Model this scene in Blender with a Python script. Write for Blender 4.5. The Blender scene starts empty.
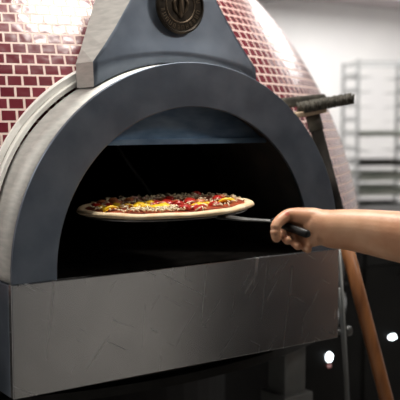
import bpy, bmesh, math, random
from mathutils import Vector, Matrix
random.seed(7)
PI = math.pi
C = bpy.context.scene.collection

# ------------------------------------------------------------------ materials
def mat(name, col, rough=.5, metal=0., **kw):
    m = bpy.data.materials.new(name); m.use_nodes = True
    b = m.node_tree.nodes['Principled BSDF']
    b.inputs['Base Color'].default_value = (*col, 1)
    b.inputs['Roughness'].default_value = rough
    b.inputs['Metallic'].default_value = metal
    for k, v in kw.items():
        b.inputs[k.replace('_', ' ')].default_value = v
    return m

def N(m, t, **kw):
    n = m.node_tree.nodes.new(t)
    for k, v in kw.items(): setattr(n, k, v)
    return n

def noisy(m, c1, c2, scale=8, stretch=(1, 1, 1), bump=0., rough=None, detail=4, lo=.35, hi=.65):
    nt = m.node_tree; b = nt.nodes['Principled BSDF']
    tc = N(m, 'ShaderNodeTexCoord'); mp = N(m, 'ShaderNodeMapping'); mp.inputs['Scale'].default_value = stretch
    nz = N(m, 'ShaderNodeTexNoise'); nz.inputs['Scale'].default_value = scale; nz.inputs['Detail'].default_value = detail
    nt.links.new(tc.outputs['Object'], mp.inputs[0]); nt.links.new(mp.outputs[0], nz.inputs['Vector'])
    r = N(m, 'ShaderNodeValToRGB'); r.color_ramp.elements[0].position = lo; r.color_ramp.elements[1].position = hi
    r.color_ramp.elements[0].color = (*c1, 1); r.color_ramp.elements[1].color = (*c2, 1)
    nt.links.new(nz.outputs['Fac'], r.inputs[0]); nt.links.new(r.outputs[0], b.inputs['Base Color'])
    if bump:
        bp = N(m, 'ShaderNodeBump'); bp.inputs['Strength'].default_value = bump; bp.inputs['Distance'].default_value = .002
        nt.links.new(nz.outputs['Fac'], bp.inputs['Height']); nt.links.new(bp.outputs[0], b.inputs['Normal'])
    if rough:
        mr = N(m, 'ShaderNodeMapRange'); mr.inputs['To Min'].default_value = rough[0]; mr.inputs['To Max'].default_value = rough[1]
        nt.links.new(nz.outputs['Fac'], mr.inputs['Value']); nt.links.new(mr.outputs[0], b.inputs['Roughness'])
    return m

M = {}
M['steel'] = noisy(mat('brushed_steel', (.5, .5, .5), .5, 1.), (.50, .50, .48), (.60, .59, .565), 30, (1, 1, 6), .03, (.60, .72))
M['shaded_steel'] = noisy(mat('shaded_stainless', (.2, .24, .3), .4, 1.), (.19, .225, .28), (.24, .28, .34), 22, (1, 1, 1), .04, (.38, .52))  # same stainless as the band; the dark blue reflection is put into its colour
M['lintel_steel'] = noisy(mat('lintel_steel', (.2, .26, .33), .45, 1.), (.13, .23, .36), (.26, .40, .56), 14, (1, 1, 3), .05, (.42, .58))
M['trim_steel'] = mat('bright_trim_steel', (.85, .84, .8), .5, .4)
M['drum_steel'] = noisy(mat('drum_steel', (.1, .1, .095), .5, .8), (.022, .022, .021), (.04, .04, .038), 10)
M['leg_steel'] = noisy(mat('leg_painted_steel', (.3, .31, .3), .5, .6), (.14, .145, .14), (.20, .205, .20), 12)
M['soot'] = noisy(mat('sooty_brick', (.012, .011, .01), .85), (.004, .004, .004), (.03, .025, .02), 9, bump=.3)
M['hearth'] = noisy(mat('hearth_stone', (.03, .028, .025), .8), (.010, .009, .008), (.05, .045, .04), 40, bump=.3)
M['black'] = mat('black_plastic', (.012, .012, .012), .4)
M['rubber'] = mat('black_rubber', (.02, .02, .02), .6)
M['peel'] = noisy(mat('worn_peel_metal', (.2, .2, .2), .45, .9), (.16, .16, .16), (.26, .26, .25), 30)
M['black_panel'] = noisy(mat('black_panel', (.01, .01, .01), .6), (.004, .004, .004), (.009, .009, .008), 6)
M['bronze'] = noisy(mat('dark_bronze', (.12, .09, .05), .5, .8), (.03, .025, .02), (.07, .055, .04), 60, bump=.4)
M['bronze_hi'] = mat('worn_bronze', (.17, .13, .09), .55, .8)
M['wood'] = noisy(mat('orange_brown_wood', (.3, .12, .04), .4), (.13, .045, .014), (.30, .12, .04), 14, (6, 6, .6), .08, lo=.3, hi=.7)
M['brush_wood'] = noisy(mat('scorched_brush_wood', (.08, .07, .05), .7), (.035, .032, .026), (.10, .09, .07), 40, bump=.3)
M['dark_wood'] = noisy(mat('black_handle_wood', (.02, .018, .016), .8), (.010, .009, .008), (.035, .03, .025), 30, bump=.3)
M['tan_wood'] = noisy(mat('tan_brush_wood', (.3, .22, .14), .7), (.2, .14, .09), (.36, .27, .18), 40)
M['bristle'] = noisy(mat('wire_bristle', (.06, .055, .045), .6, .3), (.03, .028, .022), (.11, .10, .08), 120)
M['crust'] = noisy(mat('pizza_dough', (.8, .62, .38), .7), (.72, .50, .27), (.86, .72, .50), 45, bump=.4, lo=.25, hi=.7)
M['sauce'] = noisy(mat('tomato_sauce', (.35, .04, .015), .4), (.22, .02, .01), (.45, .09, .03), 60, bump=.5)
M['cheese'] = mat('grated_cheese', (.85, .74, .5), .55)
M['yellow'] = mat('yellow_pepper', (.9, .55, .02), .35)
M['red'] = mat('red_tomato', (.42, .018, .010), .3)
M['orange'] = mat('orange_sausage', (.5, .16, .06), .45)
M['onion'] = mat('pale_onion', (.55, .30, .24), .4)
M['wallp'] = noisy(mat('white_wall_paint', (.8, .79, .78), .6), (.78, .77, .77), (.82, .81, .8), 3)
M['soffit'] = mat('grey_mauve_paint', (.42, .37, .38), .7)
M['cream'] = noisy(mat('cream_cabinet_paint', (.7, .62, .52), .5), (.78, .75, .70), (.83, .80, .75), 2)
M['slate'] = noisy(mat('slate_wall_paint', (.08, .1, .13), .6), (.10, .135, .18), (.13, .17, .22), 3)
M['ceil'] = mat('ceiling_paint', (.5, .5, .5), .8)
M['alu'] = mat('rack_aluminium', (.46, .47, .47), .45, .5)
M['tray'] = noisy(mat('dull_tray_metal', (.42, .45, .4), .4, .8), (.42, .46, .40), (.55, .58, .52), 8)
M['tray_dark'] = mat('dark_baked_tray', (.06, .06, .055), .5, .5)
M['shirt'] = noisy(mat('black_cotton', (.012, .012, .014), .9), (.010, .010, .012), (.018, .018, .02), 90, bump=.2)
M['hair'] = noisy(mat('dark_brown_hair', (.03, .018, .01), .6), (.02, .012, .008), (.05, .03, .02), 90, (1, 1, .2), .5)
M['eye'] = mat('eye_white', (.8, .8, .78), .2)
M['iris'] = mat('eye_iris', (.05, .03, .02), .2)

def skin():
    m = mat('skin', (.72, .42, .29), .45, Subsurface_Weight=.12, Subsurface_Scale=.01)
    nt = m.node_tree; b = nt.nodes['Principled BSDF']
    b.inputs['Subsurface Radius'].default_value = (1, .4, .2)
    tc = N(m, 'ShaderNodeTexCoord')
    nz = N(m, 'ShaderNodeTexNoise'); nz.inputs['Scale'].default_value = 22; nz.inputs['Detail'].default_value = 5
    r = N(m, 'ShaderNodeValToRGB'); r.color_ramp.elements[0].position = .32; r.color_ramp.elements[1].position = .7
    r.color_ramp.elements[0].color = (.60, .29, .16, 1); r.color_ramp.elements[1].color = (.76, .45, .28, 1)
    nt.links.new(tc.outputs['Object'], nz.inputs['Vector']); nt.links.new(nz.outputs['Fac'], r.inputs[0])
    # the small red burn mark along the index knuckle and the mole on the forearm
    prev = r.outputs[0]
    for ctr, rad, col in (((-.003, -.2640, 1.2620), .0055, (.5, .07, .04, 1)), ((.0905, -.39, 1.2225), .0018, (.12, .04, .02, 1))):
        sub = N(m, 'ShaderNodeVectorMath', operation='DISTANCE'); sub.inputs[1].default_value = ctr
        nt.links.new(tc.outputs['Object'], sub.inputs[0])
        mr = N(m, 'ShaderNodeMapRange'); mr.inputs['From Min'].default_value = rad * .5; mr.inputs['From Max'].default_value = rad
        mr.inputs['To Min'].default_value = .75; mr.inputs['To Max'].default_value = 0
        nt.links.new(sub.outputs['Value'], mr.inputs['Value'])
        mx = N(m, 'ShaderNodeMix', data_type='RGBA'); nt.links.new(mr.outputs[0], mx.inputs['Factor'])
        nt.links.new(prev, mx.inputs[6]); mx.inputs[7].default_value = col; prev = mx.outputs[2]
    nt.links.new(prev, b.inputs['Base Color'])
    n2 = N(m, 'ShaderNodeTexNoise'); n2.inputs['Scale'].default_value = 260
    bp = N(m, 'ShaderNodeBump'); bp.inputs['Strength'].default_value = .25; bp.inputs['Distance'].default_value = .001
    nt.links.new(tc.outputs['Object'], n2.inputs['Vector']); nt.links.new(n2.outputs['Fac'], bp.inputs['Height']); nt.links.new(bp.outputs[0], b.inputs['Normal'])
    return m
M['skin'] = skin()

for k_ in ('black_panel', 'drum_steel', 'black'): M[k_].node_tree.nodes['Principled BSDF'].inputs['Specular IOR Level'].default_value = .2
DR = 1.107                                  # dome radius
def tiles():
    m = mat('burgundy_mosaic', (.2, .02, .04), .15)
    nt = m.node_tree; b = nt.nodes['Principled BSDF']
    tc = N(m, 'ShaderNodeTexCoord'); sp = N(m, 'ShaderNodeSeparateXYZ'); nt.links.new(tc.outputs['Object'], sp.inputs[0])
    def mth(op, a, c=None):
        n = N(m, 'ShaderNodeMath', operation=op)
        for i, s in enumerate((a, c)):
            if s is None: continue
            if isinstance(s, (int, float)): n.inputs[i].default_value = s
            else: nt.links.new(s, n.inputs[i])
        return n.outputs[0]
    lon = mth('MULTIPLY', mth('ARCTAN2', sp.outputs[0], mth('MULTIPLY', sp.outputs[1], -1.)), DR * .86)
    lat = mth('MULTIPLY', mth('ARCSINE', mth('DIVIDE', sp.outputs[2], DR)), DR)
    cb = N(m, 'ShaderNodeCombineXYZ'); nt.links.new(lon, cb.inputs[0]); nt.links.new(lat, cb.inputs[1])
    br = N(m, 'ShaderNodeTexBrick'); nt.links.new(cb.outputs[0], br.inputs['Vector'])
    br.offset = .5; br.squash = 1
    for k, v in {'Scale': 1, 'Mortar Size': .0023, 'Mortar Smooth': .25, 'Bias': 0, 'Brick Width': .0272, 'Row Height': .0232}.items(): br.inputs[k].default_value = v
    br.inputs['Color1'].default_value = (.115, .012, .020, 1); br.inputs['Color2'].default_value = (.16, .020, .032, 1)
    br.inputs['Mortar'].default_value = (.70, .53, .47, 1)
    nt.links.new(br.outputs['Color'], b.inputs['Base Color'])
    mr = N(m, 'ShaderNodeMapRange'); mr.inputs['To Min'].default_value = .23; mr.inputs['To Max'].default_value = .6
    nt.links.new(br.outputs['Fac'], mr.inputs['Value']); nt.links.new(mr.outputs[0], b.inputs['Roughness'])
    wz = N(m, 'ShaderNodeTexNoise'); wz.inputs['Scale'].default_value = 38; wz.inputs['Detail'].default_value = 1
    nt.links.new(tc.outputs['Object'], wz.inputs['Vector'])
    inv = mth('ADD', mth('SUBTRACT', 1., br.outputs['Fac']), mth('MULTIPLY', wz.outputs['Fac'], 1.6))
    bp = N(m, 'ShaderNodeBump'); bp.inputs['Strength'].default_value = .5; bp.inputs['Distance'].default_value = .002
    nt.links.new(inv, bp.inputs['Height']); nt.links.new(bp.outputs[0], b.inputs['Normal'])
    return m
M['tiles'] = tiles()

def apron_mat():
    m = mat('apron_stainless', (.42, .41, .4), .36, 1.)
    nt = m.node_tree; b = nt.nodes['Principled BSDF']
    tc = N(m, 'ShaderNodeTexCoord')
    mp = N(m, 'ShaderNodeMapping'); mp.inputs['Scale'].default_value = (1.2, 1, 60)
    nz = N(m, 'ShaderNodeTexNoise'); nz.inputs['Scale'].default_value = 6; nz.inputs['Detail'].default_value = 5
    nt.links.new(tc.outputs['Object'], mp.inputs[0]); nt.links.new(mp.outputs[0], nz.inputs['Vector'])
    n2 = N(m, 'ShaderNodeTexNoise'); n2.inputs['Scale'].default_value = 9; n2.inputs['Detail'].default_value = 6; n2.inputs['Distortion'].default_value = 1.5
    nt.links.new(tc.outputs['Object'], n2.inputs['Vector'])
    mr = N(m, 'ShaderNodeMapRange'); mr.inputs['To Min'].default_value = .21; mr.inputs['To Max'].default_value = .29
    nt.links.new(n2.outputs['Fac'], mr.inputs['Value']); nt.links.new(mr.outputs[0], b.inputs['Roughness'])
    bp = N(m, 'ShaderNodeBump'); bp.inputs['Strength'].default_value = .03; bp.inputs['Distance'].default_value = .001
    nt.links.new(nz.outputs['Fac'], bp.inputs['Height']); nt.links.new(bp.outputs[0], b.inputs['Normal'])
    b.inputs['Anisotropic'].default_value = .75
    tg = N(m, 'ShaderNodeTangent', direction_type='RADIAL', axis='Z'); nt.links.new(tg.outputs[0], b.inputs['Tangent'])
    # worn smears and fine scratches
    w = N(m, 'ShaderNodeTexNoise'); w.inputs['Scale'].default_value = 5; w.inputs['Detail'].default_value = 8; w.inputs['Distortion'].default_value = .6
    nt.links.new(tc.outputs['Object'], w.inputs['Vector'])
    r = N(m, 'ShaderNodeValToRGB'); r.color_ramp.elements[0].position = .5; r.color_ramp.elements[0].color = (.43, .435, .445, 1)
    r.color_ramp.elements[1].position = .75; r.color_ramp.elements[1].color = (.48, .485, .49, 1)
    nt.links.new(w.outputs['Fac'], r.inputs[0])
    prev, pr = r.outputs[0], mr.outputs[0]
    for rot_, sc_, off, lo in ((.9, 16, 0, .70), (-.5, 20, 3.1, .71), (1.45, 13, 7.7, .70)):
        m2 = N(m, 'ShaderNodeMapping'); m2.inputs['Rotation'].default_value = (0, rot_, 0); m2.inputs['Location'].default_value = (off, off, off)
        m3 = N(m, 'ShaderNodeMapping'); m3.inputs['Scale'].default_value = (.35, 1, 9)
        n3 = N(m, 'ShaderNodeTexNoise'); n3.inputs['Scale'].default_value = sc_; n3.inputs['Detail'].default_value = 2; n3.inputs['Distortion'].default_value = .25
        nt.links.new(tc.outputs['Object'], m2.inputs[0]); nt.links.new(m2.outputs[0], m3.inputs[0]); nt.links.new(m3.outputs[0], n3.inputs['Vector'])
        q = N(m, 'ShaderNodeMapRange'); q.inputs['From Min'].default_value = lo - .04; q.inputs['From Max'].default_value = lo + .04; q.inputs['To Max'].default_value = .28
        nt.links.new(n3.outputs['Fac'], q.inputs['Value'])
        mx = N(m, 'ShaderNodeMix', data_type='RGBA'); nt.links.new(q.outputs[0], mx.inputs['Factor']); nt.links.new(prev, mx.inputs[6]); mx.inputs[7].default_value = (.75, .75, .75, 1); prev = mx.outputs[2]
        ad = N(m, 'ShaderNodeMath', operation='MULTIPLY_ADD'); nt.links.new(q.outputs[0], ad.inputs[0]); ad.inputs[1].default_value = .25; nt.links.new(pr, ad.inputs[2]); pr = ad.outputs[0]
    nt.links.new(prev, b.inputs['Base Color']); nt.links.new(pr, b.inputs['Roughness'])
    return m
M['apron'] = apron_mat()

def emis(name, col, s):
    m = mat(name, (.8, .8, .8)); b = m.node_tree.nodes['Principled BSDF']
    b.inputs['Emission Color'].default_value = (*col, 1); b.inputs['Emission Strength'].default_value = s
    return m
M['lamp'] = emis('indicator_lamp', (.85, .95, 1), 14)
M['red_led'] = emis('red_led', (1, .03, .02), .25)
M['diff'] = emis('light_diffuser', (1, .96, .9), 3)

def floor_mat():
    m = mat('terracotta_floor', (.2, .12, .08), .5)
    nt = m.node_tree; b = nt.nodes['Principled BSDF']
    tc = N(m, 'ShaderNodeTexCoord'); br = N(m, 'ShaderNodeTexBrick'); br.offset = 0
    nt.links.new(tc.outputs['Object'], br.inputs['Vector'])
    for k, v in {'Scale': 1, 'Mortar Size': .005, 'Brick Width': .2, 'Row Height': .2}.items(): br.inputs[k].default_value = v
    br.inputs['Color1'].default_value = (.24, .23, .215, 1); br.inputs['Color2'].default_value = (.28, .265, .25, 1); br.inputs['Mortar'].default_value = (.1, .09, .08, 1)
    nt.links.new(br.outputs['Color'], b.inputs['Base Color'])
    return m
M['floor'] = floor_mat()

# ------------------------------------------------------------------ mesh helpers
def obj(name, bm, m, parent=None, smooth=False, bevel=0., loc=None):
    bmesh.ops.recalc_face_normals(bm, faces=bm.faces)
    me = bpy.data.meshes.new(name); bm.to_mesh(me); bm.free()
    for mm in (m if isinstance(m, (list, tuple)) else [m]): me.materials.append(mm)
    if smooth:
        for p in me.polygons: p.use_smooth = True
    o = bpy.data.objects.new(name, me); C.objects.link(o)
    if loc: o.location = loc
    if parent: o.parent = parent
    if bevel:
        b = o.modifiers.new('bevel', 'BEVEL'); b.width = bevel; b.segments = 2; b.limit_method = 'ANGLE'; b.angle_limit = .7
    return o

def tag(o, label, cat, group=None):
    o['label'] = label; o['category'] = cat
    if group: o['group'] = group
    return o
def thing(name, label, cat, loc=(0, 0, 0), rotz=0, group=None):
    o = bpy.data.objects.new(name, None); C.objects.link(o); o.location = loc; o.rotation_euler = (0, 0, rotz); o.empty_display_size = .05
    return tag(o, label, cat, group)
def struct(name, bm, m, bevel=0.):
    o = obj(name, bm, m, bevel=bevel); o['kind'] = 'structure'; return o

def box(bm, a, b, mtx=None, mi=0):
    xs, ys, zs = zip(a, b)
    v = [bm.verts.new(Vector((xs[i], ys[j], zs[k]))) for i in (0, 1) for j in (0, 1) for k in (0, 1)]
    if mtx:
        for q in v: q.co = mtx @ q.co
    for f in ((0, 1, 3, 2), (4, 6, 7, 5), (0, 4, 5, 1), (2, 3, 7, 6), (0, 2, 6, 4), (1, 5, 7, 3)):
        bm.faces.new([v[i] for i in f]).material_index = mi
    return v
def B(*args, **k):
    bm = bmesh.new(); box(bm, *args, **k); return bm

def tube(bm, pts, rad, seg=16, cap=True, flat=(1, 1), up=Vector((0, 0, 1))):
    pts = [Vector(p) for p in pts]; n = len(pts)
    if isinstance(rad, (int, float)): rad = [rad] * n
    rings = []
    for i, p in enumerate(pts):
        t = (pts[min(i + 1, n - 1)] - pts[max(i - 1, 0)]).normalized()
        u = up if abs(t.dot(up)) < .95 else Vector((0, 1, 0))
        a = t.cross(u).normalized(); b = a.cross(t).normalized()
        r = rad[i]
        rings.append([bm.verts.new(p + a * (math.cos(2 * PI * k / seg) * r * flat[0]) + b * (math.sin(2 * PI * k / seg) * r * flat[1])) for k in range(seg)])
    for i in range(n - 1):
        for k in range(seg):
            f = bm.faces.new((rings[i][k], rings[i][(k + 1) % seg], rings[i + 1][(k + 1) % seg], rings[i + 1][k])); f.smooth = True
    if cap:
        bm.faces.new(rings[0][::-1]); bm.faces.new(rings[-1])
def T(*a, **k):
    bm = bmesh.new(); tube(bm, *a, **k); return bm

def lathe(bm, prof, seg=64, c=(0, 0), axis='z', close=False):
    """prof: list of (r, h). axis z (h up) or y (h along y, c=(x,z))."""
    rings = []
    for r, h in prof:
        ring = []
        for k in range(seg):
            a = 2 * PI * k / seg
            x, y = r * math.cos(a), r * math.sin(a)
            ring.append(bm.verts.new((c[0] + x, c[1] + y, h) if axis == 'z' else (c[0] + x, h, c[1] + y)))
        rings.append(ring)
    L = list(zip(rings, rings[1:])) + ([(rings[-1], rings[0])] if close else [])
    for a, b in L:
        for k in range(seg): bm.faces.new((a[k], a[(k + 1) % seg], b[(k + 1) % seg], b[k]))
    if not close:
        if prof[0][0] > 1e-4: bm.faces.new(rings[0])
        if prof[-1][0] > 1e-4: bm.faces.new(rings[-1])

ZB = 1.144                                    # top of the apron / foot of the arch
def arch_pts(R, zc=1.155, z0=ZB, seg=72):
    return [(R, z0)] + [(R * math.cos(PI * k / seg), zc + R * math.sin(PI * k / seg)) for k in range(seg + 1)] + [(-R, z0)]

def arch_shell(bm, Ro, Ri, y0, y1, seg=72, rnd=0.):
    o = arch_pts(Ro, seg=seg); i = arch_pts(Ri, seg=seg); n = len(o)
    V = {}
    for k in range(n):
        for nm, (P, y) in {'of': (o, y0), 'ob': (o, y1), 'if': (i, y0), 'ib': (i, y1)}.items():
            V[nm, k] = bm.verts.new((P[k][0], y, P[k][1]))
    for k in range(n - 1):
        for a, b, s in (('of', 'if', 0), ('ob', 'ib', 0), ('of', 'ob', 1), ('if', 'ib', 1)):
            f = bm.faces.new((V[a, k], V[b, k], V[b, k + 1], V[a, k + 1])); f.smooth = bool(s)
    for k in (0, n - 1): bm.faces.new((V['of', k], V['if', k], V['ib', k], V['ob', k]))

# ------------------------------------------------------------------ room shell
X0, X1, Y0, Y1, ZH = -3.2, 4.7, -4.2, 3.6, 2.75
struct('floor', B((X0, Y0, -.1), (X1, Y1, 0)), M['floor'])
struct('ceiling', B((X0, Y0, ZH), (X1, Y1, ZH + .1)), M['ceil'])
struct('wall_back', B((X0 - .1, Y1, 0), (X1 + .1, Y1 + .1, ZH)), M['wallp'])
struct('wall_left', B((X0 - .1, Y0, 0), (X0, Y1, ZH)), M['wallp'])
struct('wall_right', B((X1, Y0, 0), (X1 + .1, Y1, ZH)), M['wallp'])
struct('wall_front', B((X0 - .1, Y0 - .1, 0), (X1 + .1, Y0, ZH)), M['slate'])
bm = bmesh.new(); box(bm, (1.0, Y1 - .38, 2.3), (X1 - .002, Y1 - .002, ZH - .002)); struct('trim_1', bm, M['soffit'], .01)

# ------------------------------------------------------------------ pizza oven
OV = thing('pizza_oven', 'large domed pizza oven in burgundy mosaic tiles with a steel arch mouth', 'pizza oven', (0, 1.12, 0))
Minv = Matrix.Translation((0, -1.12, 0))
def part(name, bm, m, parent=None, **k):
    """geometry is written in room coordinates; shift it under the oven's base point"""
    bmesh.ops.transform(bm, matrix=Minv, verts=bm.verts)
    return obj(name, bm, m, parent or OV, **k)

# tiled dome (origin at the sphere centre so the tile rows run round it)
def dome_bm(R, cut, zmin):
    bm = bmesh.new(); nl, nt_ = 220, 76
    lat0 = math.asin(zmin / R); rings = []
    for j in range(nt_):
        la = lat0 + (PI / 2 - lat0) * j / nt_
        rings.append([bm.verts.new((R * math.cos(la) * math.sin(2 * PI * k / nl), -R * math.cos(la) * math.cos(2 * PI * k / nl), R * math.sin(la))) for k in range(nl)])
    top = bm.verts.new((0, 0, R))
    for a, b in zip(rings, rings[1:]):
        for k in range(nl): bm.faces.new((a[k], a[(k + 1) % nl], b[(k + 1) % nl], b[k]))
    for k in range(nl): bm.faces.new((rings[-1][k], rings[-1][(k + 1) % nl], top))
    kill = [f for f in bm.faces if (lambda c: c.y < 0 and c.x ** 2 + (c.z + .98 - 1.155) ** 2 < cut ** 2)(f.calc_center_median())]
    bmesh.ops.delete(bm, geom=kill, context='FACES')
    return bm
dome = obj('dome', dome_bm(DR, .33, .115), M['tiles'], OV, smooth=True, loc=(0, 0, .98))
dome['label'] = 'burgundy mosaic tiled dome with pale grout'
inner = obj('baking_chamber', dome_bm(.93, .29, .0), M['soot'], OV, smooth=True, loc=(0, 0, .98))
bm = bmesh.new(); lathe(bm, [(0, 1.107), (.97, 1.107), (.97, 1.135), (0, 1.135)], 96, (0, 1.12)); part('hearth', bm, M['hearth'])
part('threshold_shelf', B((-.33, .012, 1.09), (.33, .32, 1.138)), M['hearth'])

# arch: front ring plate and the rolled band behind it
bm = bmesh.new(); arch_shell(bm, .362, .281, 0, .008); part('arch_face', bm, M['shaded_steel'], bevel=.0015)
bm = bmesh.new(); arch_shell(bm, .361, .353, .008, .118); part('arch_band', bm, M['steel'])
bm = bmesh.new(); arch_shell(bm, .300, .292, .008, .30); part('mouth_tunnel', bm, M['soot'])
# round trim between band and tiles
def trim(bm, Ro, Ri, back, front, lo):
    def ys(x, z): return 1.12 - math.sqrt(DR * DR - x * x - (z - .98) ** 2)
    P, Q = arch_pts(Ro, seg=96), arch_pts(Ri, seg=96); rows = []
    for (x, z), (xi, zi) in zip(P, Q):
        y = ys(x, z); y0 = min(y - front, lo); y1 = y + back
        rows.append([bm.verts.new(c) for c in ((x, y0, z), (xi, y0, zi), (xi, y1, zi), (x, y1, z))])
    for a, b in zip(rows, rows[1:]):
        for k in range(4): bm.faces.new((a[k], a[(k + 1) % 4], b[(k + 1) % 4], b[k]))
    bm.faces.new(rows[0]); bm.faces.new(rows[-1])
bm = bmesh.new(); trim(bm, .373, .3645, .02, .016, .122); trim(bm, .385, .3735, .02, .007, .134)
part('dome_trim', bm, M['trim_steel'], bevel=.001)
bm = bmesh.new(); tube(bm, [(.04, .42, 1.40), (.075, .40, 1.33), (.135, .38, 1.245), (.16, .37, 1.16)], [.018, .014, .013, .02], 10, flat=(1, .3)); part('chamber_streak', bm, M['leg_steel'])  # bar added to draw the faint pale streak on the inner wall
# lintel: a steel segment closing the top of the mouth
bm = bmesh.new(); zl = 1.371; R = .291
a0 = math.asin((zl - 1.155) / R); P = [(R * math.cos(a0 + (PI - 2 * a0) * k / 40), 1.155 + R * math.sin(a0 + (PI - 2 * a0) * k / 40)) for k in range(41)]
for y in (.045, .052): bm.faces.new([bm.verts.new((x, y, z)) for x, z in P])
bm.verts.ensure_lookup_table()
for k in range(41): bm.faces.new([bm.verts[i] for i in (k, (k + 1) % 41, 41 + (k + 1) % 41, 41 + k)])
box(bm, (-R * math.cos(a0), .035, zl - .004), (R * math.cos(a0), .058, zl + .006))
part('lintel_plate', bm, M['lintel_steel'])

# apron box below the arch
bm = bmesh.new(); box(bm, (-.364, -.002, .953), (.364, .012, 1.1435)); part('apron_panel', bm, M['apron'], bevel=.0018)
bm = bmesh.new(); box(bm, (-.364, .0125, .953), (-.352, .22, 1.1415)); part('apron_side', bm, M['shaded_steel'], bevel=.001)
bm = bmesh.new(); box(bm, (.352, .0125, .953), (.364, .22, 1.1415)); part('apron_side', bm, M['shaded_steel'], bevel=.001)
part('apron_floor', B((-.351, .013, .953), (.351, .22, .96)), M['drum_steel'])

# flue hood above the arch: flared foot, tapering faces, flat square end at each side
def hood():
    bm = bmesh.new(); n = 32
    def row(w, y, zf, m=n): return [bm.verts.new((-w + 2 * w * k / m, y, zf(-w + 2 * w * k / m))) for k in range(m + 1)]
    arc = lambda R: (lambda x: 1.155 + math.sqrt(R * R - x * x))
    # front rows from the foot upwards; each leans a little further back
    foot = row(.182, .050, arc(.3635))
    spec = []
    def shoulder(x): return 1.514 + (math.sqrt(.3635 ** 2 - x * x) - math.sqrt(.3635 ** 2 - .182 ** 2)) * .55
    r2 = row(.182, .053, shoulder)
    r3 = row(.160, .055, lambda x: 1.540 + .012 * (1 - (x / .17) ** 2))
    r4 = row(.137, .058, lambda x: 1.572)
    r5 = row(.095, .062, lambda x: 1.636)
    r6 = row(.055, .064, lambda x: 1.715)
    fr = [foot, r2, r3, r4, r5, r6]
    bf = row(.182, .116, arc(.3635)); b2 = row(.182, .119, shoulder)
    b3 = row(.168, .125, lambda x: 1.543); b4 = row(.150, .140, lambda x: 1.576)
    b5 = row(.117, .165, lambda x: 1.638); b6 = row(.084, .190, lambda x: 1.715)
    bk = [bf, b2, b3, b4, b5, b6]
    for S in (fr, bk):
        for a, b in zip(S, S[1:]):
            for k in range(n): bm.faces.new((a[k], a[k + 1], b[k + 1], b[k]))
    for s in (0, n):
        for i in range(5): bm.faces.new((fr[i][s], fr[i + 1][s], bk[i + 1][s], bk[i][s]))
    for k in range(n): bm.faces.new((fr[0][k], fr[0][k + 1], bk[0][k + 1], bk[0][k])); bm.faces.new((fr[5][k], fr[5][k + 1], bk[5][k + 1], bk[5][k]))
    return bm
hd = part('flue_hood', hood(), M['shaded_steel'])
# one stainless hood: end cheeks get the lighter steel to paint their light
hd.data.materials.append(M['steel'])
for p in hd.data.polygons:
    if abs(p.normal.x) > .5: p.material_index = 1
    elif p.normal.y < -.5: p.use_smooth = True
M['steel'].node_tree
bm = bmesh.new(); tube(bm, [(0, .13, 1.69), (0, .27, 1.88), (0, .27, ZH - .002)], [.05, .07, .07], 32); part('flue_pipe', bm, M['steel'])

# round bronze plaque with raised lettering ring and a small figure
bm = bmesh.new(); pc = (.0, 1.624)
lathe(bm, [(0, .0), (.052, .0), (.053, -.005), (.049, -.008), (.047, -.0045), (0, -.004)], 64, pc, 'y')
bmesh.ops.transform(bm, matrix=Matrix.Translation((0, .0535, 0)), verts=bm.verts)
em = part('plaque', bm, M['bronze'], smooth=False); em['label'] = 'round dark bronze maker plaque with raised ring of letters'
bm = bmesh.new()
glyph = 26
for k in range(glyph):
    a = 2 * PI * k / glyph
    if abs(math.sin(a)) < .12: continue
    m4 = Matrix.Translation((pc[0] + .040 * math.cos(a), .049, pc[1] + .040 * math.sin(a))) @ Matrix.Rotation(-a + PI / 2, 4, 'Y')
    w = random.choice((.0018, .0026, .0030)); h = .0042
    box(bm, (-w, -.001, -h), (-w + .0012, .001, h), m4); box(bm, (w - .0012, -.001, -h), (w, .001, h), m4)
    zz = random.choice((-h, -.0005, h - .0012)); box(bm, (-w, -.001, zz), (w, .001, zz + .0012), m4)
part('plaque_lettering', bm, M['bronze_hi'])
bm = bmesh.new()
lathe(bm, [(.030, .0485), (.0315, .0475), (.033, .0485)], 48, pc, 'y', close=True)
for s in (-1, 1): tube(bm, [(s * .004, .048, pc[1] - .018), (s * .013, .0475, pc[1] - .006), (s * .015, .0475, pc[1] + .006), (s * .009, .048, pc[1] + .016)], [.001, .003, .003, .001], 8)
tube(bm, [(0, .048, pc[1] - .022), (0, .0465, pc[1] - .008), (0, .0465, pc[1] + .008), (0, .048, pc[1] + .02)], [.003, .0055, .004, .006], 10)
part('plaque_figure', bm, M['bronze_hi'])

# base drum, stand
bm = bmesh.new(); lathe(bm, [(.5, .905), (1.045, .905), (1.052, .912), (1.052, .90), (1.062, .90), (1.062, .918), (1.05, .925), (1.06, 1.095), (1.104, 1.098), (1.104, 1.106), (.96, 1.106), (.96, 1.09), (.5, 1.09)], 128, (0, 1.12)); part('base_drum', bm, M['drum_steel'])
bm = bmesh.new(); lathe(bm, [(.72, .01), (.72, .90), (.70, .90), (.70, .01)], 64, (0, 1.12)); part('underside_shade', bm, M['black_panel'])  # added black cylinder standing in for the shade under the oven
for x, y in ((.43, .24), (-.33, .24), (.62, 1.9), (-.62, 1.9)):
    bm = bmesh.new()
    box(bm, (x - .032, y - .032, .0), (x + .032, y + .032, .905)); box(bm, (x - .045, y - .045, .735), (x + .045, y + .045, .765)); box(bm, (x - .05, y - .05, 0), (x + .05, y + .05, .012))
    part('leg', bm, M['leg_steel'], bevel=.003)

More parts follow.
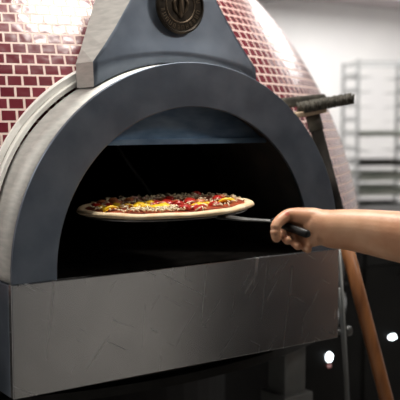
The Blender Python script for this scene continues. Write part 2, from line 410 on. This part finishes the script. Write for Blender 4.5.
# ------------------------------------------------------------------ peel and pizza
A = Vector((.0093, -.3020, 1.2317)); Bh = Vector((.0015, -.2205, 1.2461))
PZ = Vector((-.048, .026, 1.2475))
tilt = Matrix.Rotation(math.radians(-2.0), 4, 'Y') @ Matrix.Rotation(math.radians(-.6), 4, 'X')
PE = thing('pizza_peel', 'round metal pizza peel with a black grip, held under the pizza', 'pizza peel', PZ)
bm = bmesh.new(); ring = []
for z in (-.0035, -.001):
    vs = []
    for k in range(64):
        a = 2 * PI * k / 64; vs.append(bm.verts.new((.150 * math.cos(a), .150 * math.sin(a), z)))
    ring.append(vs); bm.faces.new(vs)
for k in range(64): bm.faces.new((ring[0][k], ring[0][(k + 1) % 64], ring[1][(k + 1) % 64], ring[1][k]))
bmesh.ops.transform(bm, matrix=tilt, verts=bm.verts); obj('blade', bm, M['peel'], PE)
s0 = Vector((.018, -.142, -.004)); s1 = Bh - PZ
obj('shaft', T([tilt @ s0, s1 + (tilt @ s0 - s1) * .45 + Vector((0, 0, -.001)), s1, s1 + (A - Bh) * .35], [.009, .0065, .0052, .0052], 12, flat=(1.25, .5)), M['peel'], PE, smooth=False)
g = [A - PZ, A - PZ + (Bh - A) * .04, A - PZ + (Bh - A) * .3, A - PZ + (Bh - A) * .75, A - PZ + (Bh - A) * .97, s1]
obj('grip', T(g, [.0045, .0066, .0066, .0068, .0060, .0050], 20), M['black'], PE, smooth=True)
obj('hanging_hole_rim', T([A - PZ + Vector((-.0006, -.001, 0)), A - PZ + Vector((0, .0012, 0))], .0035, 16), M['rubber'], PE)

PI_ = thing('pizza', 'topped unbaked thin crust pizza with yellow and red vegetables on the peel', 'pizza', PZ)
bm = bmesh.new(); seg = 96; rings = []
wob = [1 + .018 * math.sin(3 * 2 * PI * k / seg + 1) + .012 * math.sin(7 * 2 * PI * k / seg) for k in range(seg)]
for r, z in ((0, .001), (.152, .001), (.160, .002), (.1635, .005), (.162, .0085), (.156, .0108), (.149, .0105), (.142, .0088), (0, .0085)):
    if r == 0: rings.append([bm.verts.new((0, 0, z))]); continue
    rings.append([bm.verts.new((r * wob[k] * math.cos(2 * PI * k / seg), r * wob[k] * math.sin(2 * PI * k / seg), z + (0.0006 * math.sin(11 * 2 * PI * k / seg) if z > .002 else 0))) for k in range(seg)])
for a, b in zip(rings, rings[1:]):
    for k in range(seg):
        if len(a) == 1: bm.faces.new((a[0], b[(k + 1) % seg], b[k]))
        elif len(b) == 1: bm.faces.new((a[k], a[(k + 1) % seg], b[0]))
        else: bm.faces.new((a[k], a[(k + 1) % seg], b[(k + 1) % seg], b[k]))
bmesh.ops.transform(bm, matrix=tilt, verts=bm.verts); obj('crust', bm, M['crust'], PI_, smooth=True)
bm = bmesh.new(); c0 = bm.verts.new((0, 0, .0108)); rr = [bm.verts.new((.144 * (1 + .02 * math.sin(5 * a) + .015 * random.random()) * math.cos(a), .144 * (1 + .02 * math.sin(5 * a)) * math.sin(a), .0102)) for a in [2 * PI * k / 72 for k in range(72)]]
r2 = [bm.verts.new((v.co.x * .93, v.co.y * .93, .0108)) for v in rr]
for k in range(72): bm.faces.new((rr[k], rr[(k + 1) % 72], r2[(k + 1) % 72], r2[k])); bm.faces.new((r2[k], r2[(k + 1) % 72], c0))
bmesh.ops.transform(bm, matrix=tilt, verts=bm.verts); obj('sauce', bm, M['sauce'], PI_, smooth=True)

def blob(bm, c, sz, rot, jit=.18, curl=0.):
    vs = bmesh.ops.create_icosphere(bm, subdivisions=2, radius=1)['verts']
    m4 = tilt @ Matrix.Translation(c) @ Matrix.Rotation(rot[2], 4, 'Z') @ Matrix.Rotation(rot[0], 4, 'X') @ Matrix.Rotation(rot[1], 4, 'Y')
    for v in vs:
        p = v.co * (1 + random.uniform(-jit, jit)); p = Vector((max(-.8, min(.8, p.x)), max(-.8, min(.8, p.y)), max(-.8, min(.8, p.z))))
        q = Vector((p.x * sz[0], p.y * sz[1], p.z * sz[2])); q.z -= curl * q.x * q.x / sz[0]
        v.co = m4 @ q
used = []
def spot(rmax=.138, front=.0, gap=.011):
    for _ in range(400):
        r = rmax * math.sqrt(random.random()); a = random.random() * 2 * PI
        p = (r * math.cos(a), r * math.sin(a))
        if random.random() < front and p[1] > p[0] * -.5 - .02: continue
        if all((p[0] - q[0]) ** 2 + (p[1] - q[1]) ** 2 > gap * gap for q in used):
            used.append(p); return p
    return p
fixed_y = [(-.088, -.040), (-.076, -.052), (-.056, -.072), (-.002, -.100), (.016, -.088), (.066, -.090), (.080, -.078), (.097, -.064)]
fixed_r = [(-.026, -.078), (-.036, -.098), (-.014, -.062), (.036, -.104)]
used += fixed_y + fixed_r
for n_, (nm, mm, num, sz, fr) in enumerate((('yellow_pepper_piece', 'yellow', 17, (.0165, .0085, .0042), 1.), ('tomato_piece', 'red', 17, (.0135, .0115, .0048), .6),
                            ('sausage_piece', 'orange', 12, (.011, .010, .0045), .2), ('onion_piece', 'onion', 10, (.011, .004, .0028), .2))):
    for i in range(num):
        fx = {'y': fixed_y, 't': fixed_r}.get(nm[0], [])
        p = fx[i] if i < len(fx) else spot(front=fr)
        bm = bmesh.new(); k = random.uniform(.8, 1.2)
        blob(bm, (p[0], p[1], .0140 + random.random() * .004), (sz[0] * k, sz[1] * k, sz[2]), (random.uniform(-.35, .35), random.uniform(-.3, .3), random.random() * 6.3), .12, .4)
        obj(nm, bm, M[mm], PI_, smooth=True)
bm = bmesh.new()
for i in range(520):
    if i < 170: a = random.uniform(-2.7, -1.9); r = random.uniform(.085, .146)
    else: r = .145 * math.sqrt(random.random()); a = random.random() * 6.283
    c = Vector((r * math.cos(a), r * math.sin(a), .0128 + random.random() * .004)); d = Vector((random.uniform(-1, 1), random.uniform(-1, 1), random.uniform(-.2, .2))).normalized() * random.uniform(.002, .006)
    tube(bm, [tilt @ (c - d), tilt @ (c + Vector((0, 0, .001))), tilt @ (c + d)], .0012, 5)
ch = obj('grated_cheese', bm, M['cheese'], PI_, smooth=True); ch['kind'] = 'stuff'

# ------------------------------------------------------------------ person (only hand and forearm are in the frame)
PR = thing('person', 'person in black clothes reaching in a bare arm, gripping the peel', 'person', (.55, -.57, 0))
PV = Vector((.55, -.57, 0))
def chain(bm, pts, rads, seg=20, flat=(1, 1)):
    """rounded tapering limb: tube with domed ends"""
    P = [Vector(p) for p in pts]
    d0 = (P[0] - P[1]).normalized(); d1 = (P[-1] - P[-2]).normalized(); r0, r1 = rads[0], rads[-1]
    pp = [P[0] + d0 * r0 * k for k in (.97, .8, .45)] + P + [P[-1] + d1 * r1 * k for k in (.45, .8, .97)]
    rr = [r0 * k for k in (.25, .6, .89)] + list(rads) + [r1 * k for k in (.89, .6, .25)]
    tube(bm, pp, rr, seg, True, flat)
def interp(P, R, n=6):
    P = [Vector(p) for p in P]; o, q = [], []
    for i in range(len(P) - 1):
        a = P[max(i - 1, 0)]; b = P[i]; c = P[i + 1]; d = P[min(i + 2, len(P) - 1)]
        for k in range(n):
            t = k / n
            o.append(.5 * ((2 * b) + (c - a) * t + (2 * a - 5 * b + 4 * c - d) * t * t + (3 * b - a - 3 * c + d) * t ** 3)); q.append(R[i] + (R[i + 1] - R[i]) * t)
    return o + [P[-1]], q + [R[-1]]
def ball(bm, c, s):
    for v in bmesh.ops.create_uvsphere(bm, u_segments=20, v_segments=14, radius=1)['verts']: v.co = Vector((v.co.x * s[0], v.co.y * s[1], v.co.z * s[2])) + Vector(c)
L_EL = Vector((.190, -.545, 1.222)); L_SH = Vector((.375, -.635, 1.42)); R_SH = Vector((.725, -.505, 1.42))
NK = Vector((.55, -.575, 1.46)); HD = Vector((.545, -.545, 1.645))
bm = bmesh.new()
hand = {
 'index': ([(.0266,-.2759,1.2545),(.0103,-.2579,1.2597),(-.0154,-.2574,1.2491),(-.0245,-.2599,1.2355),(-.0206,-.2590,1.2238)], [.0122,.0108,.0092,.0083,.0076]),
 'middle': ([(.0317,-.2798,1.2520),(.0196,-.2643,1.2605),(.0158,-.2392,1.2436),(.0025,-.2501,1.2276),(-.0050,-.2678,1.2196)], [.0125,.0110,.0094,.0082,.0072]),
 'ring': ([(.0367,-.2838,1.2481),(.0254,-.2747,1.2585),(.0257,-.2527,1.2393),(.0120,-.2638,1.2186),(.0057,-.2810,1.2114)], [.0120,.0105,.0090,.0080,.0070]),
 'pinky': ([(.0357,-.2898,1.2423),(.0331,-.2806,1.2535),(.0341,-.2653,1.2334),(.0216,-.2774,1.2113),(.0172,-.2920,1.2061)], [.0118,.0098,.0080,.0072,.0064]),
 'thumb': ([(.0484,-.2996,1.2327),(.0300,-.2980,1.2250),(.0292,-.2806,1.2185),(.0233,-.2656,1.2179)], [.0160,.0140,.0105,.0085])}
for k_, (p, r) in hand.items():
    a, b = interp(p, r, 4); chain(bm, a, b, 16)
# back of the hand
for q in ((.0110,-.2579,1.2590), (.0196,-.2643,1.2600), (.0275,-.2746,1.2580), (.0342,-.2804,1.2535)):
    chain(bm, [(.047, -.302, 1.246), (Vector((.047, -.302, 1.246)) + Vector(q)) / 2 + Vector((0, 0, .003)), q], [.019, .0165, .0112], 16)
chain(bm, [(.047, -.304, 1.234), (.036, -.2975, 1.2285), (.0285, -.2935, 1.2265)], [.020, .0165, .0135], 16)
# forearm, elbow, upper arm
a, b = interp([(.040, -.293, 1.2425), (.052, -.309, 1.2385), (.066, -.331, 1.2385), (.086, -.363, 1.2360), (.109, -.404, 1.2315), (.145, -.465, 1.227), L_EL], [.0260, .0300, .0312, .0345, .0385, .043, .038], 5)
chain(bm, a, b, 28, (.9, 1.04))
# tendon and vein ridges
chain(bm, [(.040, -.305, 1.228), (.055, -.335, 1.2265), (.078, -.370, 1.2235)], [.0035, .005, .003], 8)
a, b = interp([L_EL, L_EL + (L_SH - L_EL) * .5 + Vector((0, 0, -.005)), L_SH], [.041, .050, .055], 5); chain(bm, a, b, 28)
# right arm hangs at the side, elbow slightly bent
RE = Vector((.80, -.48, 1.13)); RW = Vector((.79, -.36, .93))
a, b = interp([R_SH, R_SH + (RE - R_SH) * .5, RE], [.055, .048, .040], 5); chain(bm, a, b, 24)
a, b = interp([RE, RE + (RW - RE) * .35, RW], [.040, .042, .029], 5); chain(bm, a, b, 24)
RK = RW + Vector((-.004, .04, -.085))
chain(bm, [RW, RW + (RK - RW) * .5, RK], [.028, .034, .030], 20, (.62, 1.2))
for i, (ln, off) in enumerate(((.070, -.03), (.078, -.010), (.072, .011), (.058, .030))):
    s = RK + Vector((0, -off, -off * .3)); d = Vector((-.004, .30, -.95)).normalized()
    chain(bm, [s, s + d * ln * .45, s + d * ln * .45 + Vector((-.010, .002, -.35 * ln)), s + d * ln * .45 + Vector((-.024, -.002, -.52 * ln))], [.0100, .0092, .0085, .0075], 12)
chain(bm, [RW + Vector((0, .02, -.02)), RW + Vector((-.010, .052, -.05)), RW + Vector((-.016, .064, -.085))], [.014, .011, .008], 12)
# trunk under the clothes, legs, neck and head
sd = (R_SH - L_SH).normalized()
chain(bm, [L_SH + sd * .03 + Vector((0, 0, -.01)), NK + Vector((0, -.005, -.05)), R_SH - sd * .03 + Vector((0, 0, -.01))], [.055, .07, .055], 20)
a, b = interp([(.55, -.575, 1.36), (.55, -.57, 1.2), (.55, -.57, 1.05), (.55, -.575, .92)], [.125, .118, .112, .125], 5); chain(bm, a, b, 32, (1.25, .92))
for s in (-1, 1):
    hp = Vector((.55, -.575, .92)) + sd * s * .09; kn = hp + sd * s * .02 + Vector((-.01, .03, -.43)); an = kn + Vector((0, -.03, -.40))
    a, b = interp([hp, hp + (kn - hp) * .4, kn, kn + (an - kn) * .35, an], [.085, .078, .055, .052, .036], 4); chain(bm, a, b, 20)
    chain(bm, [an + Vector((0, -.02, -.035)), an + Vector((-.01, .07, -.05)), an + Vector((-.02, .15, -.057))], [.032, .032, .024], 16)
chain(bm, [NK + Vector((0, -.01, -.03)), NK + Vector((0, 0, .05)), HD + Vector((0, -.01, -.06))], [.062, .056, .058], 20)
hm = Matrix.Translation(HD - PV * 0) 
ball(bm, HD + Vector((0, -.005, .015)), (.074, .094, .095)); ball(bm, HD + Vector((0, .025, -.045)), (.056, .062, .062))
ball(bm, HD + Vector((0, .068, -.075)), (.026, .022, .022))
chain(bm, [HD + Vector((0, .088, .008)), HD + Vector((0, .102, -.018)), HD + Vector((0, .108, -.030))], [.008, .011, .013], 12)
for s in (-1, 1):
    ball(bm, HD + Vector((s * .011, .098, -.032)), (.009, .01, .007)); ball(bm, HD + Vector((s * .074, .0, -.005)), (.010, .020, .032))
    ball(bm, HD + Vector((s * .032, .080, .022)), (.022, .012, .007))
ball(bm, HD + Vector((0, .088, -.052)), (.022, .010, .0055)); ball(bm, HD + Vector((0, .086, -.061)), (.020, .010, .0065))
bmesh.ops.transform(bm, matrix=Matrix.Translation(-PV), verts=bm.verts)
me = bpy.data.meshes.new('body'); bm.to_mesh(me); bm.free()
tmp = bpy.data.objects.new('body', me); C.objects.link(tmp)
rm = tmp.modifiers.new('r', 'REMESH'); rm.mode = 'VOXEL'; rm.voxel_size = .0021; rm.use_smooth_shade = True
sm = tmp.modifiers.new('s', 'SMOOTH'); sm.factor = .5; sm.iterations = 2
dg = bpy.context.evaluated_depsgraph_get(); dg.update()
me2 = bpy.data.meshes.new_from_object(tmp.evaluated_get(dg)); bpy.data.objects.remove(tmp)
me2.name = 'body'; me2.materials.clear(); me2.materials.append(M['skin'])
for p in me2.polygons: p.use_smooth = True
# skin texture marks are given in room coordinates
body = bpy.data.objects.new('body', me2); C.objects.link(body); body.parent = PR
for n in M['skin'].node_tree.nodes:
    if n.type == 'VECT_MATH': n.inputs[1].default_value = Vector(n.inputs[1].default_value) - PV
def cl(name, bm, m): 
    bmesh.ops.transform(bm, matrix=Matrix.Translation(-PV), verts=bm.verts); return obj(name, bm, M[m], PR, smooth=True)
bm = bmesh.new()
a, b = interp([(.55, -.575, 1.47), (.55, -.575, 1.42), (.55, -.575, 1.34), (.55, -.57, 1.2), (.55, -.57, 1.05), (.55, -.575, .90), (.55, -.575, .84)], [.060, .110, .142, .138, .134, .150, .158], 4)
tube(bm, a, b, 36, True, (1.3, 1.02))
a, b = interp([L_SH - sd * .01, L_SH + sd * .08 + Vector((0, 0, .012)), NK + Vector((0, -.005, -.035)), R_SH - sd * .08 + Vector((0, 0, .012)), R_SH + sd * .01], [.066, .072, .082, .072, .066], 4); tube(bm, a, b, 28)
for S, E_ in ((L_SH, L_EL), (R_SH, RE)):
    a, b = interp([S - (E_ - S).normalized() * .03, S, S + (E_ - S) * .35, S + (E_ - S) * .78], [.045, .068, .064, .060], 4); tube(bm, a, b, 24)
cl('shirt', bm, 'shirt')
bm = bmesh.new()
for s in (-1, 1):
    hp = Vector((.55, -.575, .92)) + sd * s * .09; kn = hp + sd * s * .02 + Vector((-.01, .03, -.43)); an = kn + Vector((0, -.03, -.40))
    a, b = interp([hp + Vector((0, 0, .02)), hp + (kn - hp) * .4, kn, kn + (an - kn) * .4, an + Vector((0, -.005, -.045))], [.105, .098, .074, .068, .060], 4); tube(bm, a, b, 24)
cl('trousers', bm, 'shirt')
for s in (-1, 1):
    hp = Vector((.55, -.575, .92)) + sd * s * .09; kn = hp + sd * s * .02 + Vector((-.01, .03, -.43)); an = kn + Vector((0, -.03, -.40))
    bm = bmesh.new(); bx, by = an.x, an.y
    ringz = []
    for z, g_ in ((.0, 1.0), (.03, 1.03), (.055, .95), (.085, .6), (.12, .0)):
        rr = []
        for k in range(28):
            a_ = 2 * PI * k / 28; u, v = math.cos(a_), math.sin(a_)
            ln = .155 if v > 0 else .075
            if z > .06: ln = ln * (.45 if v > 0 else .8)
            rr.append(bm.verts.new((bx + u * .048, by + .01 + v * ln, z if z else .002)))
        ringz.append(rr)
    for p, q in zip(ringz, ringz[1:]):
        for k in range(28): bm.faces.new((p[k], p[(k + 1) % 28], q[(k + 1) % 28], q[k]))
    bm.faces.new(ringz[0]); bm.faces.new(ringz[-1])
    cl('shoe', bm, 'rubber')
bm = bmesh.new(); ball(bm, HD + Vector((0, -.018, .026)), (.083, .098, .097))
kill = [f for f in bm.faces if (lambda c: c.y > HD.y + .045 and c.z < HD.z + .075 or c.z < HD.z - .05)(f.calc_center_median())]
bmesh.ops.delete(bm, geom=kill, context='FACES'); h_ = cl('hair', bm, 'hair'); so = h_.modifiers.new('s', 'SOLIDIFY'); so.thickness = .008; so.offset = -1
for s in (-1, 1):
    bm = bmesh.new(); ball(bm, HD + Vector((s * .031, .079, .008)), (.0125, .0125, .0105)); cl('eye', bm, 'eye')
    bm = bmesh.new(); ball(bm, HD + Vector((s * .031, .089, .008)), (.005, .0035, .005)); cl('iris', bm, 'iris')

# ------------------------------------------------------------------ oven brush leaning behind the arch
HT = Vector((.364, .092, 1.439)); HB = Vector((.600, -.222, .012))
BR = thing('oven_brush', 'long wooden handled oven brush leaning upside down beside the arch', 'brush', HB)
hp = lambda t: HT + (HB - HT) * t - HB
obj('handle', T([hp(t) for t in (.17, .3, .6, .9, 1)], [.0145, .0150, .0155, .0150, .012], 20), M['wood'], BR, smooth=True)
so_ = obj('dark_handle_end', T([hp(t) for t in (0, .03, .1, .1699)], [.011, .0135, .0142, .0145], 20), M['dark_wood'], BR, smooth=True); so_['label'] = 'black upper end of the handle'  # upper end of the handle in near-black wood
obj('ferrule', T([hp(.012), hp(.035)], .0160, 20), M['brush_wood'], BR, smooth=False)
q = HT - HB
rot = Matrix.Translation(q) @ Matrix.Rotation(math.radians(-14), 4, 'Z')
def soft(bm, a, b, m4, n=10):
    """bar with rounded plan ends"""
    L = (b[0] - a[0]) / 2; W = (b[1] - a[1]) / 2; cx = (a[0] + b[0]) / 2; cy = (a[1] + b[1]) / 2
    pr = []
    for k in range(40):
        t = 2 * PI * k / 40; ct, st = math.cos(t), math.sin(t)
        pr.append((cx + L * math.copysign(abs(ct) ** .35, ct), cy + W * math.copysign(abs(st) ** .35, st)))
    lv = []
    for z, g_ in ((a[2], .93), (a[2] + .2 * (b[2] - a[2]), 1), (b[2] - .2 * (b[2] - a[2]), 1), (b[2], .93)):
        lv.append([bm.verts.new(m4 @ Vector((cx + (x - cx) * g_, cy + (y - cy) * g_, z))) for x, y in pr])
    for p, r_ in zip(lv, lv[1:]):
        for k in range(40): bm.faces.new((p[k], p[(k + 1) % 40], r_[(k + 1) % 40], r_[k]))
    bm.faces.new(lv[0]); bm.faces.new(lv[-1])
bm = bmesh.new(); soft(bm, (-.060, .004, .004), (.045, .034, .026), rot @ Matrix.Rotation(-.10, 4, 'Y')); obj('head_block', bm, M['brush_wood'], BR)
bm = bmesh.new(); soft(bm, (-.062, -.040, -.014), (.020, .000, -.003), rot @ Matrix.Rotation(-.17, 4, 'Y')); obj('bristle_holder', bm, M['tan_wood'], BR)
bm = bmesh.new(); m4 = rot @ Matrix.Rotation(-.17, 4, 'Y')
for i in range(32):
    for j in range(7):
        x = -.036 + i * .0038 + random.uniform(-.001, .001); y = -.040 + j * .0055
        d = Vector((random.uniform(-.003, .003) + (.004 if i > 26 else 0), random.uniform(-.004, .002), .021 + random.uniform(-.003, .003)))
        tube(bm, [m4 @ Vector((x, y, -.006)), m4 @ (Vector((x, y, -.006)) + d)], [.0024, .0016], 5)
        
bb = obj('bristles', bm, M['bristle'], BR); bb['kind'] = 'stuff'

# thin steel rods right of the apron
RD = thing('steel_tool', 'thin double steel rod tool leaning at the right end of the apron', 'tool', (.44, .02, 0))
o_ = Vector((.44, .02, 0))
obj('rod', T([Vector((.386, .02, 1.14)) - o_, Vector((.405, .01, .85)) - o_, Vector((.445, -.02, .005)) - o_], .0036, 10), M['leg_steel'], RD)
obj('rod', T([Vector((.402, .035, 1.05)) - o_, Vector((.420, .03, .85)) - o_, Vector((.46, .0, .005)) - o_], .0045, 10), M['leg_steel'], RD)
bm = bmesh.new(); tube(bm, [Vector((.378, .045, .951)) - o_, Vector((.425, .035, .951)) - o_], .006, 12); tube(bm, [Vector((.420, .035, .951)) - o_, Vector((.434, .034, .951)) - o_], .011, 16); obj('knob', bm, M['leg_steel'], RD)

# ------------------------------------------------------------------ dark kitchen cabinets on the right
def cabinet(x0, x1, y0, y1, h, label, lamps=(), doors=2):
    t = thing('kitchen_cabinet', label, 'cabinet', ((x0 + x1) / 2, y0, 0), 0)
    cx = (x0 + x1) / 2
    obj('body', B((x0 - cx, .02, .08), (x1 - cx, y1 - y0, h - .03)), M['black_panel'], t, bevel=.004)
    obj('worktop', B((x0 - cx - .0, -.01, h - .03), (x1 - cx, y1 - y0, h)), M['drum_steel'], t, bevel=.004)
    obj('plinth', B((x0 - cx + .02, .06, 0), (x1 - cx - .02, y1 - y0 - .02, .079)), M['black'], t)
    w = (x1 - x0) / doors
    for k in range(doors):
        d = obj('door', B((x0 - cx + k * w + .006, .0, .10), (x0 - cx + (k + 1) * w - .006, .019, h - .15)), M['black_panel'], t, bevel=.003)
        xh = x0 - cx + (k + .5) * w
        obj('handle', T([(xh - .1, -.001, h - .19), (xh - .1, -.03, h - .19), (xh + .1, -.03, h - .19), (xh + .1, -.001, h - .19)], .006, 8), M['drum_steel'], d)
    obj('control_panel', B((x0 - cx + .006, .0, h - .145), (x1 - cx - .006, .019, h - .04)), M['black'], t, bevel=.002)
    for (x, z, rx, rz, mm) in lamps:
        bm = bmesh.new(); lathe(bm, [(0, -.006), (.8, -.006), (1, -.002), (1, .002), (0, .002)], 24, (0, 0), 'y')
        bmesh.ops.transform(bm, matrix=Matrix.Translation((x - cx, .0, z)) @ Matrix.Diagonal((rx, 1, rz, 1)), verts=bm.verts)
        obj('indicator_lamp', bm, M[mm], t)
    return t
cabinet(1.13, 1.56, 1.10, 1.80, .98, 'black cabinet partly hidden behind the oven, with a round white lamp', [(1.378, .502, .0135, .016, 'lamp'), (1.378, .468, .007, .006, 'red_led')], 1)
cabinet(1.565, 2.75, 1.10, 1.80, .98, 'black cabinet standing below the tray rack, with an oval white lamp', [(1.727, .531, .018, .009, 'lamp')], 2)

# ------------------------------------------------------------------ tray rack
RC = Vector((3.50, 2.90, 0)); ra = math.radians(-34.7 + 4)
RK_ = thing('tray_rack', 'tall open aluminium tray rack against the white wall', 'rack', RC, ra)
hw, hdp, H = .195, .21, 1.815
for sx in (-1, 1):
    for sy in (-1, 1):
        obj('post', B((sx * hw - .010, sy * hdp - .010, .09), (sx * hw + .010, sy * hdp + .010, H)), M['alu'], RK_)
        bm = bmesh.new(); lathe(bm, [(0, -.012), (.045, -.012), (.045, .012), (0, .012)], 20, (sx * hw, .046), 'y')
        bmesh.ops.transform(bm, matrix=Matrix.Translation((0, sy * hdp, 0)), verts=bm.verts); obj('caster', bm, M['rubber'], RK_)
for z in (H - .02, .12):
    bm = bmesh.new()
    for sy in (-1, 1): box(bm, (-hw, sy * hdp - .008, z - .008), (hw, sy * hdp + .008, z + .008))
    for sx in (-1, 1): box(bm, (sx * hw - .008, -hdp, z - .008), (sx * hw + .008, hdp, z + .008))
    obj('frame_rail', bm, M['alu'], RK_)
zs = [1.80 - .098 * k for k in range(1, 17)]
for z in zs:
    for s in (-1, 1):
        bm = bmesh.new(); box(bm, (min(s * hw, s * (hw - .10)), -hdp, z - .003), (max(s * hw, s * (hw - .10)), hdp, z)); box(bm, (s * hw - .003, -hdp, z - .003), (s * hw + .003, hdp, z + .028))
        obj('tray_slide', bm, M['alu'], RK_)
rm_ = Matrix.Translation(RC) @ Matrix.Rotation(ra, 4, 'Z')
def tray(z, m, label, dx=0, h=.03):
    bm = bmesh.new(); w, d = .183, .23
    pr = [(w, d, h), (w, d, h - .003), (w - .008, d - .008, h - .004), (w - .012, d - .012, .002), (w - .014, d - .014, 0)]
    rings = [[bm.verts.new((sx * a, sy * b, c)) for sx, sy in ((-1, -1), (1, -1), (1, 1), (-1, 1))] for a, b, c in pr + [(w - .016, d - .016, .003), (w - .012, d - .012, h)]]
    for a, b in zip(rings, rings[1:] + rings[:1]):
        for k in range(4):
            if a is rings[4]: break
            bm.faces.new((a[k], a[(k + 1) % 4], b[(k + 1) % 4], b[k]))
    bm.faces.new(rings[4][::-1]); bm.faces.new(rings[5])
    o = obj('sheet_tray', bm, M[m]); o.location = rm_ @ Vector((dx, -.02, z)); o.rotation_euler = (0, 0, ra)
    return tag(o, label, 'tray', 'trays on the rack')
tray(zs[4] + .001, 'tray', 'grey green tray alone in the middle of the tray rack, with empty slots above')
tray(zs[6] + .001, 'tray_dark', 'dark tray on the rack, second down from the top one')
tray(zs[7] - .0 + .001, 'tray', 'grey green tray directly below the uppermost dark tray on the rack', h=.045)
tray(zs[8] + .001, 'tray', 'grey green tray low on the rack, just above the forearm', h=.045)
tray(zs[9] + .001, 'tray_dark', 'lowest dark tray on the rack, level with the forearm')

# dark thing hanging near the ceiling behind the dome
DX = thing('ceiling_fixture', 'dark blurred housing hanging from the ceiling above the dome', 'fixture', (2.25, 2.62, 2.11))
bm = bmesh.new(); box(bm, (-.26, -.12, 0), (.16, .12, .2)); obj('housing', bm, M['black'], DX, bevel=.03)
obj('hanger', T([(-.15, 0, .2), (-.15, 0, ZH - 2.112)], .008, 8), M['black'], DX)
obj('hanger', T([(.08, 0, .2), (.08, 0, ZH - 2.112)], .008, 8), M['black'], DX)

# ------------------------------------------------------------------ ceiling lights
def ceiling_light(x, y, w, d, power, label, col=(1, .95, .88), z=ZH - .002):
    t = thing('ceiling_light', label, 'ceiling light', (x, y, z), 0, 'ceiling lights')
    bm = bmesh.new()
    for a, b in (((-w, -d), (-w + .03, d)), ((w - .03, -d), (w, d)), ((-w + .03, -d), (w - .03, -d + .03)), ((-w + .03, d - .03), (w - .03, d))):
        box(bm, (a[0], a[1], -.05), (b[0], b[1], 0))
    obj('frame', bm, M['alu'], t)
    obj('diffuser', B((-w + .031, -d + .031, -.04), (w - .031, d - .031, -.03)), M['diff'], t)
    L = bpy.data.lights.new('lamp', 'AREA'); L.shape = 'RECTANGLE'; L.size = 2 * w - .08; L.size_y = 2 * d - .08; L.energy = power; L.color = col
    l = bpy.data.objects.new('lamp', L); C.objects.link(l); l.parent = t; l.location = (0, 0, -.055)
ceiling_light(.12, -.07, .30, .20, 30, 'ceiling light panel directly above the oven mouth')
ceiling_light(-1.9, .9, .30, .60, 22, 'ceiling light panel to the left of the oven')
ceiling_light(3.3, 2.1, .80, .80, 48, 'large ceiling light panel over the tray rack', (1, .98, .97))
ceiling_light(1.5, 2.9, .60, .15, 22, 'ceiling light panel behind the dome', (1, .98, .97))
ceiling_light(1.3, -1.4, .25, .25, 14, 'added small square fill light panel behind the person')  # added lamp: brightens the cream cabinet that the apron reflects
cb = thing('reflector_cabinet', 'unseen cream cabinet added behind the camera to brighten the apron reflection', 'cabinet', (1.0, -2.1, 0))  # added out of view so the apron's left half reflects something pale
obj('body', B((-.42, -.6, .08), (.42, -.02, .98)), M['wallp'], cb, bevel=.004)
obj('worktop', B((-.44, -.62, .981), (.44, 0, 1.02)), M['steel'], cb, bevel=.004)
obj('plinth', B((-.40, -.58, 0), (.40, -.05, .079)), M['black'], cb)
for k in (-1, 1):
    d = obj('door', B((min(k * .415, k * .004), -.019, .10), (max(k * .415, k * .004), 0, .96)), M['cream'], cb, bevel=.003)
    obj('handle', T([(k * .04, .001, .7), (k * .04, .03, .7), (k * .04, .03, .85), (k * .04, .001, .85)], .005, 8), M['alu'], d)

w = bpy.data.worlds.new('World'); bpy.context.scene.world = w; w.use_nodes = True
w.node_tree.nodes['Background'].inputs[0].default_value = (.5, .55, .6, 1); w.node_tree.nodes['Background'].inputs[1].default_value = .3

# ------------------------------------------------------------------ camera
cam = bpy.data.cameras.new('camera'); co = bpy.data.objects.new('camera', cam); C.objects.link(co)
th = math.radians(34.7); pt = math.atan(79 / 870)
fh = Vector((math.sin(th), math.cos(th), 0)); F = fh * math.cos(pt) + Vector((0, 0, -math.sin(pt)))
co.location = (-.906, -1.323, 1.41); co.rotation_euler = F.to_track_quat('-Z', 'Y').to_euler()
cam.sensor_width = 36; cam.lens = 870 / 400 * 36; cam.clip_start = .05
cam.dof.use_dof = True; cam.dof.focus_distance = 1.5; cam.dof.aperture_fstop = 5.0
sc = bpy.context.scene; sc.camera = co
sc.view_settings.view_transform = 'Standard'; sc.view_settings.look = 'None'; sc.view_settings.gamma = 1
sc.view_settings.use_curve_mapping = False; sc.view_settings.exposure = 0.0
